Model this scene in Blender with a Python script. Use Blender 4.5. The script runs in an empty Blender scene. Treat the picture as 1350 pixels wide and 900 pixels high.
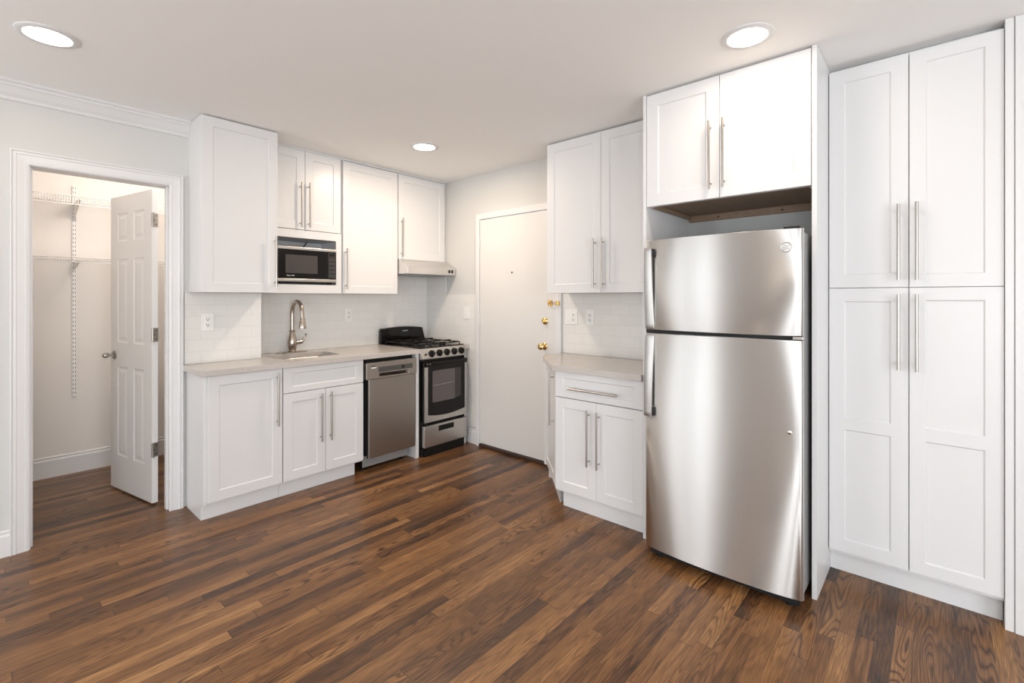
import bpy, bmesh, math, random
from mathutils import Vector, Matrix
random.seed(7)
C = bpy.context.scene.collection
S = bpy.context.scene
PI = math.pi
# ------------------------------------------------------------------ camera, world, lights, exposure
YAW = 41.575
cam_d = bpy.data.cameras.new('camera'); cam = bpy.data.objects.new('camera', cam_d); C.objects.link(cam)
cam.location = (0, 0, 1.342)
cam.rotation_euler = (PI/2, 0, math.radians(YAW-90))
cam_d.sensor_fit = 'HORIZONTAL'; cam_d.sensor_width = 36
cam_d.lens = 631.0/1350*36
cam_d.shift_y = -57.5/1350
cam_d.clip_start = 0.05
S.camera = cam
S.view_settings.view_transform = 'Standard'; S.view_settings.look = 'None'
S.view_settings.exposure = 0.22; S.view_settings.gamma = 1; S.view_settings.use_curve_mapping = False

CEIL = 2.469
WX = 3.075      # entry wall plane
WY = 3.885      # sink wall plane
JY = 3.62       # closet wall plane (juts forward)
JX = 1.36       # its corner
RX = 2.80       # wall right of the pantry
BX = -3.3       # window wall behind left
NY = -2.9       # wall behind the camera

w = bpy.data.worlds.new('world'); S.world = w; w.use_nodes = True
bg = w.node_tree.nodes['Background']
bg.inputs[0].default_value = (0.80, 0.90, 1.0, 1); bg.inputs[1].default_value = 1.6

def area(name, loc, rot, sx, sy, power, col, shape='RECTANGLE', spread=PI):
    l = bpy.data.lights.new(name, 'AREA'); l.shape = shape; l.size = sx; l.size_y = sy
    l.energy = power; l.color = col; l.spread = spread
    o = bpy.data.objects.new(name, l); C.objects.link(o); o.location = loc; o.rotation_euler = rot
    return o
COOL = (0.97, 0.98, 1.0)
WARM = (1.0, 0.80, 0.62)
# lamps added at unseen, guessed windows, tilted up to brighten the ceiling (each lamp fills its window's opening, outside the glass)
area('added_daylight', (BX-0.16, 3.02, 1.30), (0, math.radians(-108), 0), 2.2, .9, 40, COOL)
area('added_daylight', (BX-0.16, -1.6, 1.30), (0, math.radians(-108), 0), 2.2, 2.0, 80, COOL)
area('added_daylight', (-0.4, NY-0.16, 1.30), (math.radians(108), 0, 0), 2.8, 2.2, 105, COOL)
area('added_daylight', (-2.35, JY+0.16, 1.30), (math.radians(-105), 0, 0), 1.3, 2.2, 38, COOL)
LAMP_POWER = 9.0
LAMP_EMIT = 8.0

# ------------------------------------------------------------------ materials
def mat(name, col=(.8,.8,.8), rough=.5, metal=0, **k):
    m = bpy.data.materials.new(name); m.use_nodes = True
    b = m.node_tree.nodes['Principled BSDF']
    b.inputs['Base Color'].default_value = (*col, 1); b.inputs['Roughness'].default_value = rough
    b.inputs['Metallic'].default_value = metal
    for a, v in k.items():
        b.inputs[a.replace('_', ' ')].default_value = v
    return m
def N(m, t, **k):
    n = m.node_tree.nodes.new(t)
    for a, v in k.items(): setattr(n, a, v)
    return n
def lk(m, a, b): m.node_tree.links.new(a, b)
def bsdf(m): return m.node_tree.nodes['Principled BSDF']
def bump(m, h, strength=.1, dist=.002):
    b = N(m, 'ShaderNodeBump'); b.inputs['Strength'].default_value = strength; b.inputs['Distance'].default_value = dist
    lk(m, h, b.inputs['Height']); lk(m, b.outputs[0], bsdf(m).inputs['Normal'])
def noise(m, scale, detail=3, vec=None, dim='3D'):
    n = N(m, 'ShaderNodeTexNoise'); n.noise_dimensions = dim
    n.inputs['Scale'].default_value = scale; n.inputs['Detail'].default_value = detail
    if vec is not None: lk(m, vec, n.inputs['Vector'])
    return n
def obj_vec(m, scale=(1,1,1)):
    t = N(m, 'ShaderNodeTexCoord'); mp = N(m, 'ShaderNodeMapping'); mp.inputs['Scale'].default_value = scale
    lk(m, t.outputs['Object'], mp.inputs['Vector']); return mp.outputs[0]
def painted(name, col, rough, s=60, st=.04):
    m = mat(name, col, rough); n = noise(m, s, 2, obj_vec(m)); bump(m, n.outputs[0], st, .001); return m
def mth(m, op, a, b=None, c=None):
    n = N(m, 'ShaderNodeMath', operation=op)
    for i, v in enumerate((a, b, c)):
        if v is None: continue
        if isinstance(v, (int, float)): n.inputs[i].default_value = v
        else: lk(m, v, n.inputs[i])
    return n.outputs[0]

M = {}
M['wall'] = painted('wall_paint', (.62,.62,.605), .7)
M['wall_warm'] = painted('closet_paint', (.80,.77,.735), .7)
M['ceiling'] = painted('ceiling_paint', (.91,.905,.89), .8)
M['trim'] = painted('trim_paint', (.72,.72,.72), .35, 30)
M['door'] = painted('door_paint', (.70,.69,.67), .4, 25)
M['cab'] = painted('cabinet_paint', (.72,.72,.72), .32, 20, .02)
M['whitedoor'] = painted('closet_door_paint', (.84,.83,.82), .4, 25)
M['plastic'] = mat('white_plastic', (.82,.82,.80), .3)
M['wire'] = mat('white_wire_coating', (.82,.80,.78), .35)
M['black'] = mat('black_enamel', (.006,.005,.005), .16, Specular_IOR_Level=.28)
M['blackmatte'] = mat('black_iron', (.008,.007,.007), .45, Specular_IOR_Level=.3)
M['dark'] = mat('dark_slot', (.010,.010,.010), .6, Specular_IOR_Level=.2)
M['rubber'] = mat('dark_gasket', (.014,.014,.015), .55, Specular_IOR_Level=.25)
M['nickel'] = mat('brushed_nickel', (.44,.415,.385), .32, 1)
M['faucet'] = mat('faucet_nickel', (.46,.40,.34), .24, 1)
M['brass'] = mat('polished_brass', (.78,.55,.24), .22, 1)
M['chrome'] = mat('chrome', (.75,.74,.72), .12, 1)
M['greymetal'] = mat('grey_painted_steel', (.30,.30,.30), .4, .3)
M['badge'] = mat('pale_lettering', (.75,.75,.75), .4)
M['oldpaint'] = painted('alcove_paint', (.50,.52,.51), .5)
m = mat('lamp_lens', (1,1,1), .5); b = bsdf(m)
b.inputs['Emission Color'].default_value = (1, .93, .84, 1); b.inputs['Emission Strength'].default_value = LAMP_EMIT
M['lens'] = m
# brushed steel (grain in one direction)
ROT = .25
def steel(name, col, rough, scale, amp=.10, aniso=0.0):
    m = mat(name, col, rough, 1); n = noise(m, 1, 4, obj_vec(m, scale))
    r = mth(m, 'MULTIPLY_ADD', n.outputs[0], amp, rough-amp/2); lk(m, r, bsdf(m).inputs['Roughness'])
    if aniso:
        bsdf(m).inputs['Anisotropic'].default_value = aniso
        t = N(m, 'ShaderNodeTangent', direction_type='RADIAL', axis='Z'); lk(m, t.outputs[0], bsdf(m).inputs['Tangent']); bsdf(m).inputs['Anisotropic Rotation'].default_value = ROT
    bump(m, n.outputs[0], .015, .001)
    return m
M['steel'] = steel('fridge_steel', (.76,.76,.745), .42, (3, 3, 900), .05, 1.0)
M['steel_v'] = steel('range_steel', (.56,.54,.51), .34, (3, 3, 700), .08)
M['steel_dw'] = steel('dishwasher_steel', (.40,.365,.33), .33, (3, 3, 700), .08)  # base colour darkened to carry the dark reflections on the front
M['steel_hood'] = steel('hood_steel', (.74,.72,.70), .36, (3, 400, 400), .08)
M['sink'] = mat('sink_steel', (.62,.58,.54), .22, 1)
# quartz worktop
m = mat('quartz', (.55,.52,.49), .22); n = noise(m, 90, 4, obj_vec(m)); rp = N(m, 'ShaderNodeValToRGB')
rp.color_ramp.elements[0].color = (.50,.465,.435,1); rp.color_ramp.elements[1].color = (.56,.525,.49,1)
rp.color_ramp.elements[0].position = .3; rp.color_ramp.elements[1].position = .7
lk(m, n.outputs[0], rp.inputs[0]); lk(m, rp.outputs[0], bsdf(m).inputs['Base Color']); M['quartz'] = m
# tile: running bond 3 x 6 inch; wall along X uses (x,z), wall along Y uses (y,z)
def tile(name, axis):
    m = mat(name, (.78,.775,.76), .16)
    t = N(m, 'ShaderNodeTexCoord'); sp = N(m, 'ShaderNodeSeparateXYZ'); lk(m, t.outputs['Object'], sp.inputs[0])
    cb = N(m, 'ShaderNodeCombineXYZ'); lk(m, sp.outputs[axis], cb.inputs[0]); lk(m, mth(m, 'ADD', sp.outputs[2], .003), cb.inputs[1])
    br = N(m, 'ShaderNodeTexBrick'); br.offset = .5; br.inputs['Scale'].default_value = 1
    br.inputs['Brick Width'].default_value = .1535; br.inputs['Row Height'].default_value = .0765
    br.inputs['Mortar Size'].default_value = .0013; br.inputs['Mortar Smooth'].default_value = .3
    br.inputs['Color1'].default_value = (.77,.76,.735,1); br.inputs['Color2'].default_value = (.745,.735,.71,1)
    br.inputs['Mortar'].default_value = (.66,.645,.615,1)
    lk(m, cb.outputs[0], br.inputs['Vector']); lk(m, br.outputs['Color'], bsdf(m).inputs['Base Color'])
    bump(m, mth(m, 'SUBTRACT', 1.0, br.outputs['Fac']), .35, .001)
    return m
M['tile_x'] = tile('subway_tile_x', 0); M['tile_y'] = tile('subway_tile_y', 1)
# raw wood
m = mat('raw_wood', (.30,.2,.12), .6); n = noise(m, 1, 5, obj_vec(m, (60, 3, 60))); rp = N(m, 'ShaderNodeValToRGB')
rp.color_ramp.elements[0].color = (.20,.13,.085,1); rp.color_ramp.elements[1].color = (.36,.25,.17,1)
lk(m, n.outputs[0], rp.inputs[0]); lk(m, rp.outputs[0], bsdf(m).inputs['Base Color']); M['rawwood'] = m
# oven window and glass
m = mat('oven_window', (.10,.085,.085), .08); M['ovenglass'] = m
m = bpy.data.materials.new('window_glass'); m.use_nodes = True
nt = m.node_tree; nt.nodes.clear(); out = nt.nodes.new('ShaderNodeOutputMaterial'); mx = nt.nodes.new('ShaderNodeMixShader')
tr = nt.nodes.new('ShaderNodeBsdfTransparent'); gl = nt.nodes.new('ShaderNodeBsdfGlossy'); gl.inputs['Roughness'].default_value = 0
mx.inputs[0].default_value = .06; nt.links.new(tr.outputs[0], mx.inputs[1]); nt.links.new(gl.outputs[0], mx.inputs[2]); nt.links.new(mx.outputs[0], out.inputs[0])
M['glass'] = m
# floor: oak strips 57 mm wide laid along X, stained
m = mat('oak_strip_floor', (.2,.1,.05), .3, Specular_IOR_Level=.4); M['floor'] = m
t = N(m, 'ShaderNodeTexCoord'); sp = N(m, 'ShaderNodeSeparateXYZ'); lk(m, t.outputs['Object'], sp.inputs[0])
PW = .0575
yy = mth(m, 'DIVIDE', mth(m, 'ADD', sp.outputs[1], 20.0), PW)
row = mth(m, 'FLOOR', yy); fy = mth(m, 'FRACT', yy)
wn = N(m, 'ShaderNodeTexWhiteNoise', noise_dimensions='1D'); lk(m, row, wn.inputs['W'])
ww = mth(m, 'MULTIPLY_ADD', sp.outputs[0], 1/.85, mth(m, 'MULTIPLY_ADD', row, 41.37, mth(m, 'MULTIPLY', wn.outputs[0], 9.0)))
v1 = N(m, 'ShaderNodeTexVoronoi', voronoi_dimensions='1D', feature='F1'); v1.inputs['Scale'].default_value = 1; lk(m, ww, v1.inputs['W'])
v2 = N(m, 'ShaderNodeTexVoronoi', voronoi_dimensions='1D', feature='DISTANCE_TO_EDGE'); v2.inputs['Scale'].default_value = 1; lk(m, ww, v2.inputs['W'])
cs = N(m, 'ShaderNodeSeparateColor'); lk(m, v1.outputs['Color'], cs.inputs[0])
rnd, rnd2, rnd3 = cs.outputs[0], cs.outputs[1], cs.outputs[2]
def vec3(a, b_, c):
    cb = N(m, 'ShaderNodeCombineXYZ')
    for i, v in enumerate((a, b_, c)):
        if isinstance(v, (int, float)): cb.inputs[i].default_value = v
        else: lk(m, v, cb.inputs[i])
    return cb.outputs[0]
ofs = mth(m, 'MULTIPLY', rnd2, 37.0); ofs3 = mth(m, 'MULTIPLY', rnd3, 53.0)
# fine pores
fine = noise(m, 1, 4, vec3(mth(m, 'MULTIPLY_ADD', sp.outputs[0], 11.0, ofs), mth(m, 'MULTIPLY_ADD', sp.outputs[1], 240.0, ofs3), ofs))
# cathedral figure: contour lines of a stretched noise
fig = noise(m, 1, 1.5, vec3(mth(m, 'MULTIPLY_ADD', sp.outputs[0], 1.25, ofs), mth(m, 'MULTIPLY_ADD', sp.outputs[1], 11.0, ofs3), ofs3))
fig.inputs['Distortion'].default_value = .35
rings = mth(m, 'MULTIPLY_ADD', mth(m, 'SINE', mth(m, 'MULTIPLY', fig.outputs[0], 130.0)), .5, .5)
rings = mth(m, 'POWER', rings, 3.0)
# broad tone drift inside a strip
drift = noise(m, 1, 2, vec3(mth(m, 'MULTIPLY_ADD', sp.outputs[0], 1.6, ofs), mth(m, 'MULTIPLY', sp.outputs[1], 9.0), ofs))
tone = mth(m, 'ADD', mth(m, 'MULTIPLY_ADD', rnd, .60, .20), mth(m, 'MULTIPLY_ADD', drift.outputs[0], .9, -.45))
tone = mth(m, 'ADD', tone, mth(m, 'MULTIPLY_ADD', fine.outputs[0], 1.2, -.60))
rp = N(m, 'ShaderNodeValToRGB'); cr = rp.color_ramp
cr.elements[0].position = .0; cr.elements[0].color = (.045,.025,.017,1)
cr.elements[1].position = 1.0; cr.elements[1].color = (.40,.215,.085,1)
for p, c in ((.25,(.100,.047,.021,1)), (.50,(.185,.085,.032,1)), (.72,(.245,.116,.043,1)), (.86,(.30,.150,.058,1))):
    e = cr.elements.new(p); e.color = c
lk(m, tone, rp.inputs[0])
dk = N(m, 'ShaderNodeMix', data_type='RGBA', blend_type='MULTIPLY'); dk.inputs['B'].default_value = (.25,.21,.19,1)
amt = mth(m, 'MULTIPLY', rings, mth(m, 'MULTIPLY_ADD', mth(m, 'POWER', rnd3, 2.0), .85, .22))
lk(m, amt, dk.inputs['Factor']); lk(m, rp.outputs[0], dk.inputs['A'])
seam = mth(m, 'GREATER_THAN', mth(m, 'ABSOLUTE', mth(m, 'SUBTRACT', fy, .5)), .488)
seam2 = mth(m, 'LESS_THAN', v2.outputs['Distance'], .0016)
sm = mth(m, 'MAXIMUM', seam, seam2)
fx = N(m, 'ShaderNodeMix', data_type='RGBA'); fx.inputs['B'].default_value = (.018,.011,.008,1)
lk(m, mth(m, 'MULTIPLY', sm, .75), fx.inputs['Factor']); lk(m, dk.outputs['Result'], fx.inputs['A']); lk(m, fx.outputs['Result'], bsdf(m).inputs['Base Color'])
lk(m, mth(m, 'MULTIPLY_ADD', fine.outputs[0], .14, .24), bsdf(m).inputs['Roughness'])
hh = mth(m, 'SUBTRACT', mth(m, 'MULTIPLY', fine.outputs[0], .25), sm); bump(m, hh, .12, .0008)

# ------------------------------------------------------------------ mesh helpers
class MB:
    def __init__(s): s.bm = bmesh.new()
    def box(s, x0, y0, z0, x1, y1, z1):
        v = [s.bm.verts.new(p) for p in ((x0,y0,z0),(x1,y0,z0),(x1,y1,z0),(x0,y1,z0),(x0,y0,z1),(x1,y0,z1),(x1,y1,z1),(x0,y1,z1))]
        for f in ((0,3,2,1),(4,5,6,7),(0,1,5,4),(1,2,6,5),(2,3,7,6),(3,0,4,7)): s.bm.faces.new([v[i] for i in f])
        return s
    def prism(s, poly, fn0, fn1):
        """poly: 2-D points; fn0/fn1 map a 2-D point to each end of the extrusion"""
        a = [s.bm.verts.new(fn0(p)) for p in poly]; b_ = [s.bm.verts.new(fn1(p)) for p in poly]
        n = len(poly)
        for i in range(n): s.bm.faces.new((a[i], a[(i+1)%n], b_[(i+1)%n], b_[i]))
        s.bm.faces.new(a[::-1]); s.bm.faces.new(b_); return s
    def prism_x(s, poly, x0, x1): return s.prism(poly, lambda p: (x0,p[0],p[1]), lambda p: (x1,p[0],p[1]))
    def prism_y(s, poly, y0, y1): return s.prism(poly, lambda p: (p[0],y0,p[1]), lambda p: (p[0],y1,p[1]))
    def prism_z(s, poly, z0, z1): return s.prism(poly, lambda p: (p[0],p[1],z0), lambda p: (p[0],p[1],z1))
    def tube(s, pts, r, n=12, cap=True):
        pts = [Vector(p) for p in pts]; rs = r if isinstance(r, (list, tuple)) else [r]*len(pts)
        rings_ = []; ref = None
        for i, p in enumerate(pts):
            d = (pts[min(i+1, len(pts)-1)] - pts[max(i-1, 0)]).normalized()
            if ref is None:
                ref = Vector((0,0,1)) if abs(d.z) < .9 else Vector((1,0,0))
            u = (ref - d*ref.dot(d)).normalized(); ref = u; v = d.cross(u)
            rings_.append([s.bm.verts.new(p + (u*math.cos(2*PI*k/n) + v*math.sin(2*PI*k/n))*rs[i]) for k in range(n)])
        for a, b_ in zip(rings_, rings_[1:]):
            for k in range(n): s.bm.faces.new((a[k], a[(k+1)%n], b_[(k+1)%n], b_[k]))
        if cap: s.bm.faces.new(rings_[0][::-1]); s.bm.faces.new(rings_[-1])
        return s
    def lathe(s, prof, c=(0,0,0), axis='z', n=24):
        """prof: (radius, height) pairs along axis from c"""
        c = Vector(c); R_ = []
        for r, h in prof:
            ring = []
            for k in range(n):
                a = 2*PI*k/n; x, y = max(r, 1e-5)*math.cos(a), max(r, 1e-5)*math.sin(a)
                v = {'z': (x,y,h), 'x': (h,x,y), 'y': (x,-h,y)}[axis]
                ring.append(s.bm.verts.new(c+Vector(v)))
            R_.append(ring)
        for a, b_ in zip(R_, R_[1:]):
            for k in range(n): s.bm.faces.new((a[k], a[(k+1)%n], b_[(k+1)%n], b_[k]))
        s.bm.faces.new(R_[0][::-1]); s.bm.faces.new(R_[-1]); return s
    def done(s, name, material, parent=None, loc=(0,0,0), rot=(0,0,0), bevel=0, smooth=False, seg=2):
        bmesh.ops.recalc_face_normals(s.bm, faces=s.bm.faces)
        me = bpy.data.meshes.new(name); s.bm.to_mesh(me); s.bm.free(); me.materials.append(M[material] if isinstance(material, str) else material)
        o = bpy.data.objects.new(name, me); C.objects.link(o); o.parent = parent; o.location = loc; o.rotation_euler = rot
        if bevel:
            bv = o.modifiers.new('bevel', 'BEVEL'); bv.width = bevel; bv.segments = seg; bv.limit_method = 'ANGLE'; bv.angle_limit = math.radians(35)
            bv.harden_normals = False
        if smooth:
            for p in me.polygons: p.use_smooth = True
            es = o.modifiers.new('sharp', 'EDGE_SPLIT'); es.split_angle = math.radians(38)
        return o
def thing(name, label, cat, loc=(0,0,0), rz=0, group=None):
    o = bpy.data.objects.new(name, None); C.objects.link(o); o.location = loc; o.rotation_euler = (0,0,rz)
    o.empty_display_size = .1
    o['label'] = label; o['category'] = cat
    if group: o['group'] = group
    return o
def tag(o, label, cat, group=None):
    o['label'] = label; o['category'] = cat
    if group: o['group'] = group
    return o
def struct(o): o['kind'] = 'structure'; return o
def box(x0,y0,z0,x1,y1,z1): return MB().box(x0,y0,z0,x1,y1,z1)
def lettering(name, s, size, material, parent, loc, rot, depth=.0006):
    cu = bpy.data.curves.new(name, 'FONT'); cu.body = s; cu.size = size; cu.extrude = depth; cu.align_x = 'CENTER'; cu.align_y = 'CENTER'
    t_ = bpy.data.objects.new(name, cu); C.objects.link(t_)
    dg = bpy.context.evaluated_depsgraph_get(); dg.update()
    me = bpy.data.meshes.new_from_object(t_.evaluated_get(dg)); bpy.data.objects.remove(t_)
    me.materials.clear(); me.materials.append(M[material])
    o = bpy.data.objects.new(name, me); C.objects.link(o); o.parent = parent; o.location = loc; o.rotation_euler = rot
    return o
def rrect(x0, y0, x1, y1, r, n=6):
    pts = []
    for cx, cy, a0 in ((x1-r,y0+r,-PI/2),(x1-r,y1-r,0),(x0+r,y1-r,PI/2),(x0+r,y0+r,PI)):
        for k in range(n+1):
            a = a0 + PI/2*k/n; pts.append((cx+r*math.cos(a), cy+r*math.sin(a)))
    return pts

# panelled slab: front at y=0 facing -y, thickness t; holes = list of recessed panels (x0,z0,x1,z1)
def panelled(w_, h, t_, holes, depth=.006, slope=.004, raised=0):
    mb = MB(); bm = mb.bm
    xs = sorted({0, w_} | {q for a in holes for q in (a[0], a[2])}); zs = sorted({0, h} | {q for a in holes for q in (a[1], a[3])})
    vs = {}
    def V(x, y, z):
        k = (round(x,5), round(y,5), round(z,5))
        if k not in vs: vs[k] = bm.verts.new((x, y, z))
        return vs[k]
    for i in range(len(xs)-1):
        for j in range(len(zs)-1):
            a, b_, c, d = xs[i], xs[i+1], zs[j], zs[j+1]; mx_, mz = (a+b_)/2, (c+d)/2
            hole = any(q[0] < mx_ < q[2] and q[1] < mz < q[3] for q in holes)
            if not hole: bm.faces.new((V(a,0,c), V(b_,0,c), V(b_,0,d), V(a,0,d)))
    for a, c, b_, d in holes:
        # subdivided outline so it matches the grid
        cur = [(x, z) for x in [a] for z in [c]]
        X_ = [x for x in xs if a <= x <= b_]; Z_ = [z for z in zs if c <= z <= d]
        loop = [(x, c) for x in X_] + [(b_, z) for z in Z_[1:]] + [(x, d) for x in X_[::-1][1:]] + [(a, z) for z in Z_[::-1][1:-1]]
        def ins(p, e): return (min(max(p[0], a+e), b_-e), min(max(p[1], c+e), d-e))
        levels = [(0, 0), (slope, depth)]
        if raised: levels += [(slope+.012, depth), (slope+.03, depth-raised)]
        prev = [V(p[0], 0, p[1]) for p in loop]
        for e, dy in levels[1:]:
            cur = [V(*(lambda q: (q[0], dy, q[1]))(ins(p, e))) for p in loop]
            n = len(loop)
            for k in range(n):
                q = []
                for v in (prev[k], prev[(k+1)%n], cur[(k+1)%n], cur[k]):
                    if v not in q: q.append(v)
                if len(q) > 2:
                    try: bm.faces.new(q)
                    except ValueError: pass
            prev = cur
        q = []
        for v in prev:
            if v not in q: q.append(v)
        bm.faces.new(q)
    o0 = [(x, 0) for x in xs] + [(w_, z) for z in zs[1:]] + [(x, h) for x in xs[::-1][1:]] + [(0, z) for z in zs[::-1][1:-1]]
    n = len(o0); fr = [V(x,0,z) for x, z in o0]; bk = [V(x,t_,z) for x, z in o0]
    for k in range(n): bm.faces.new((fr[k], bk[k], bk[(k+1)%n], fr[(k+1)%n]))
    bm.faces.new(bk[::-1])
    return mb
ST = .060
def shaker(parent, name, x0, z0, w_, h, handle=None, rail=None, st=ST, label=None):
    """front at local y=0; handle ('v', x, z0, z1) / ('h', x0, x1, z) in the parent's frame"""
    if rail: holes = [(st, st, w_-st, rail[0]-z0), (st, rail[1]-z0, w_-st, h-st)]
    else: holes = [(st, st, w_-st, h-st)]
    if h < .2: holes = [(st, .038, w_-st, h-.038)]
    d = panelled(w_, h, .019, holes).done(name, 'cab', parent, (x0, 0, z0), bevel=.0012)
    if handle:
        mb = MB()
        if handle[0] == 'v':
            x, a, b_ = handle[1]-x0, handle[2]-z0, handle[3]-z0
            mb.tube([(x,-.032,a),(x,-.032,b_)], .006, 14)
            for z in (a+.03, b_-.03): mb.tube([(x,-.028,z),(x,.0,z)], .0045, 10)
        else:
            a, b_, z = handle[1]-x0, handle[2]-x0, handle[3]-z0
            mb.tube([(a,-.032,z),(b_,-.032,z)], .006, 14)
            for x in (a+.03, b_-.03): mb.tube([(x,-.028,z),(x,.0,z)], .0045, 10)
        mb.done('handle', 'nickel', d, smooth=True)['label'] = 'brushed nickel bar handle'
    return d

# ------------------------------------------------------------------ room shell
T = .12
struct(box(BX-.3, NY-.3, -.08, 3.6, 5.3, 0).done('floor', 'floor'))
struct(box(BX-.3, NY-.3, CEIL, 3.6, 5.3, CEIL+.1).done('ceiling', 'ceiling'))
# closet wall with its doorway (opening x .204-.784 in the casing, rough opening a touch wider)
OX0, OX1, OZ = .184, .845, 2.066
cw = MB()
cw.box(BX-.15, JY, 0, -3.05, JY+.115, CEIL); cw.box(-1.65, JY, 0, OX0, JY+.115, CEIL); cw.box(-3.05, JY, 0, -1.65, JY+.115, .12); cw.box(-3.05, JY, 2.35, -1.65, JY+.115, CEIL); cw.box(OX1, JY, 0, 1.25, JY+.115, CEIL); cw.box(OX0, JY, OZ, OX1, JY+.115, CEIL)
cw.box(1.25, JY, 0, JX, WY+T, CEIL)
struct(cw.done('wall_left', 'wall'))
struct(box(JX, WY, 0, WX+T, WY+T, CEIL).done('wall_back', 'wall'))
DY0, DY1, DZ = 2.245, 3.092, 2.05
ew = MB(); ew.box(WX, -.3, 0, WX+T, DY0-.02, CEIL); ew.box(WX, DY1+.02, 0, WX+T, WY, CEIL); ew.box(WX, DY0-.02, DZ+.02, WX+T, DY1+.02, CEIL)
struct(ew.done('wall_entry', 'wall'))
struct(box(RX, NY, 0, WX+T, -.305, CEIL).done('wall_right', 'wall'))
# walls behind the camera, with guessed windows placed for their light and the refrigerator reflections
def window_wall(name, along, pos, a0, a1, wins, sgn):
    mb = MB(); cuts = sorted(wins)
    def bx(a, b_, z0, z1):
        if along == 'y': mb.box(min(pos, pos+sgn*.15), a, z0, max(pos, pos+sgn*.15), b_, z1)
        else: mb.box(a, min(pos, pos+sgn*.15), z0, b_, max(pos, pos+sgn*.15), z1)
    cur = a0
    for (w0, w1, z0, z1) in cuts:
        bx(cur, w0, 0, CEIL); bx(w0, w1, 0, z0); bx(w0, w1, z1, CEIL); cur = w1
    bx(cur, a1, 0, CEIL)
    return struct(mb.done(name, 'wall'))
W1 = [(2.60, 3.50, .12, 2.35), (-2.6, -.6, .12, 2.35)]
W2 = [(-1.8, 1.0, .12, 2.35)]
window_wall('wall_far_left', 'y', BX, NY, JY, W1, -1)
window_wall('wall_near', 'x', NY, BX, RX, W2, -1)
def window(n_, along, pos, w0, w1, z0, z1, sgn):
    def mk(fn): 
        mb = MB(); fn(mb); return mb
    mb = MB(); f_ = .05
    def bx(mb, a, b_, c, d, p0=.03, p1=.09):
        if along == 'y': mb.box(min(pos+sgn*p0, pos+sgn*p1), a, c, max(pos+sgn*p0, pos+sgn*p1), b_, d)
        else: mb.box(a, min(pos+sgn*p0, pos+sgn*p1), c, b_, max(pos+sgn*p0, pos+sgn*p1), d)
    bx(mb, w0, w0+f_, z0, z1); bx(mb, w1-f_, w1, z0, z1); bx(mb, w0+f_, w1-f_, z0, z0+f_); bx(mb, w0+f_, w1-f_, z1-f_, z1)
    zm = (z0+z1)/2; bx(mb, w0+f_, w1-f_, zm-.02, zm+.02)
    o = struct(mb.done('window_%d' % n_, 'trim', bevel=.003))
    g = MB(); bx(g, w0+f_, w1-f_, z0+f_, z1-f_, .055, .06); g.done('pane', 'glass', o)
window(1, 'y', BX, *W1[0], -1); window(2, 'y', BX, *W1[1], -1); window(3, 'x', NY, *W2[0], -1); window(4, 'x', JY, -3.05, -1.65, .12, 2.35, 1)  # unseen windows; the closet-wall one added to spread the refrigerator's bright reflection

# closet interior
CY = 4.965
struct(box(-.05, CY, 0, 1.37, CY+.1, CEIL).done('wall_closet_back', 'wall_warm'))
struct(box(-.15, JY+.115, 0, -.05, CY+.1, CEIL).done('wall_closet_left', 'wall_warm'))
struct(box(1.25, WY+T, 0, 1.37, CY, CEIL).done('wall_closet_right', 'wall_warm'))

# mouldings
def base_prof(h=.135, t_=.014):   # (out, z)
    return [(0,0),(t_,0),(t_,h-.03),(t_*.55,h-.018),(t_*.7,h-.008),(t_*.3,h),(0,h)]
def baseboard_x(name, y, x0, x1, sgn=-1, h=.135):
    struct(MB().prism_x([(y+sgn*a, z) for a, z in base_prof(h)], x0, x1).done(name, 'trim'))
def baseboard_y(name, x, y0, y1, sgn=-1, h=.135):
    struct(MB().prism_y([(x+sgn*a, z) for a, z in base_prof(h)], y0, y1).done(name, 'trim'))
baseboard_x('baseboard_left', JY, BX, .132)
baseboard_x('baseboard_closet_back', CY, -.05, 1.25, h=.155)
baseboard_y('baseboard_closet_right', 1.25, JY+.13, CY-.02)
baseboard_y('baseboard_entry', WX, 3.152, 3.262)
baseboard_y('baseboard_right', RX, NY, -.34)
cr_p = [(0,0),(.010,0),(.014,.008),(.012,.016),(.026,.03),(.045,.060),(.052,.066),(.052,.076),(.064,.084),(.064,.095),(0,.095)]
struct(MB().prism_x([(JY-a, CEIL-.095+z) for a, z in cr_p], BX, .9265).done('trim_1', 'trim'))
# doorway casings: profile (outward offset, projection) mitred round the opening
def casing(name, prof, inner, plane, axis='x', sgn=-1):
    a0, a1, zt = inner; mb = MB(); bm = mb.bm; rows = []
    for o_, d in prof:
        pts = [(a0-o_, 0.0), (a0-o_, zt+o_), (a1+o_, zt+o_), (a1+o_, 0.0)]
        rows.append([bm.verts.new((p, plane+sgn*d, z) if axis == 'x' else (plane+sgn*d, p, z)) for p, z in pts])
    n = len(rows)
    for i in range(n):
        A_, B_ = rows[i], rows[(i+1)%n]
        for k in range(3): bm.faces.new((A_[k], A_[k+1], B_[k+1], B_[k]))
    for k in (0, 3): bm.faces.new([r_[k] for r_ in rows])
    return struct(mb.done(name, 'trim'))
cp = [(0,0),(0,.011),(.012,.014),(.016,.012),(.046,.015),(.05,.019),(.058,.019),(.062,.015),(.066,.021),(.072,.021),(.072,0)]
casing('trim_2', cp, (.200, .822, 2.050), JY)
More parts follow.
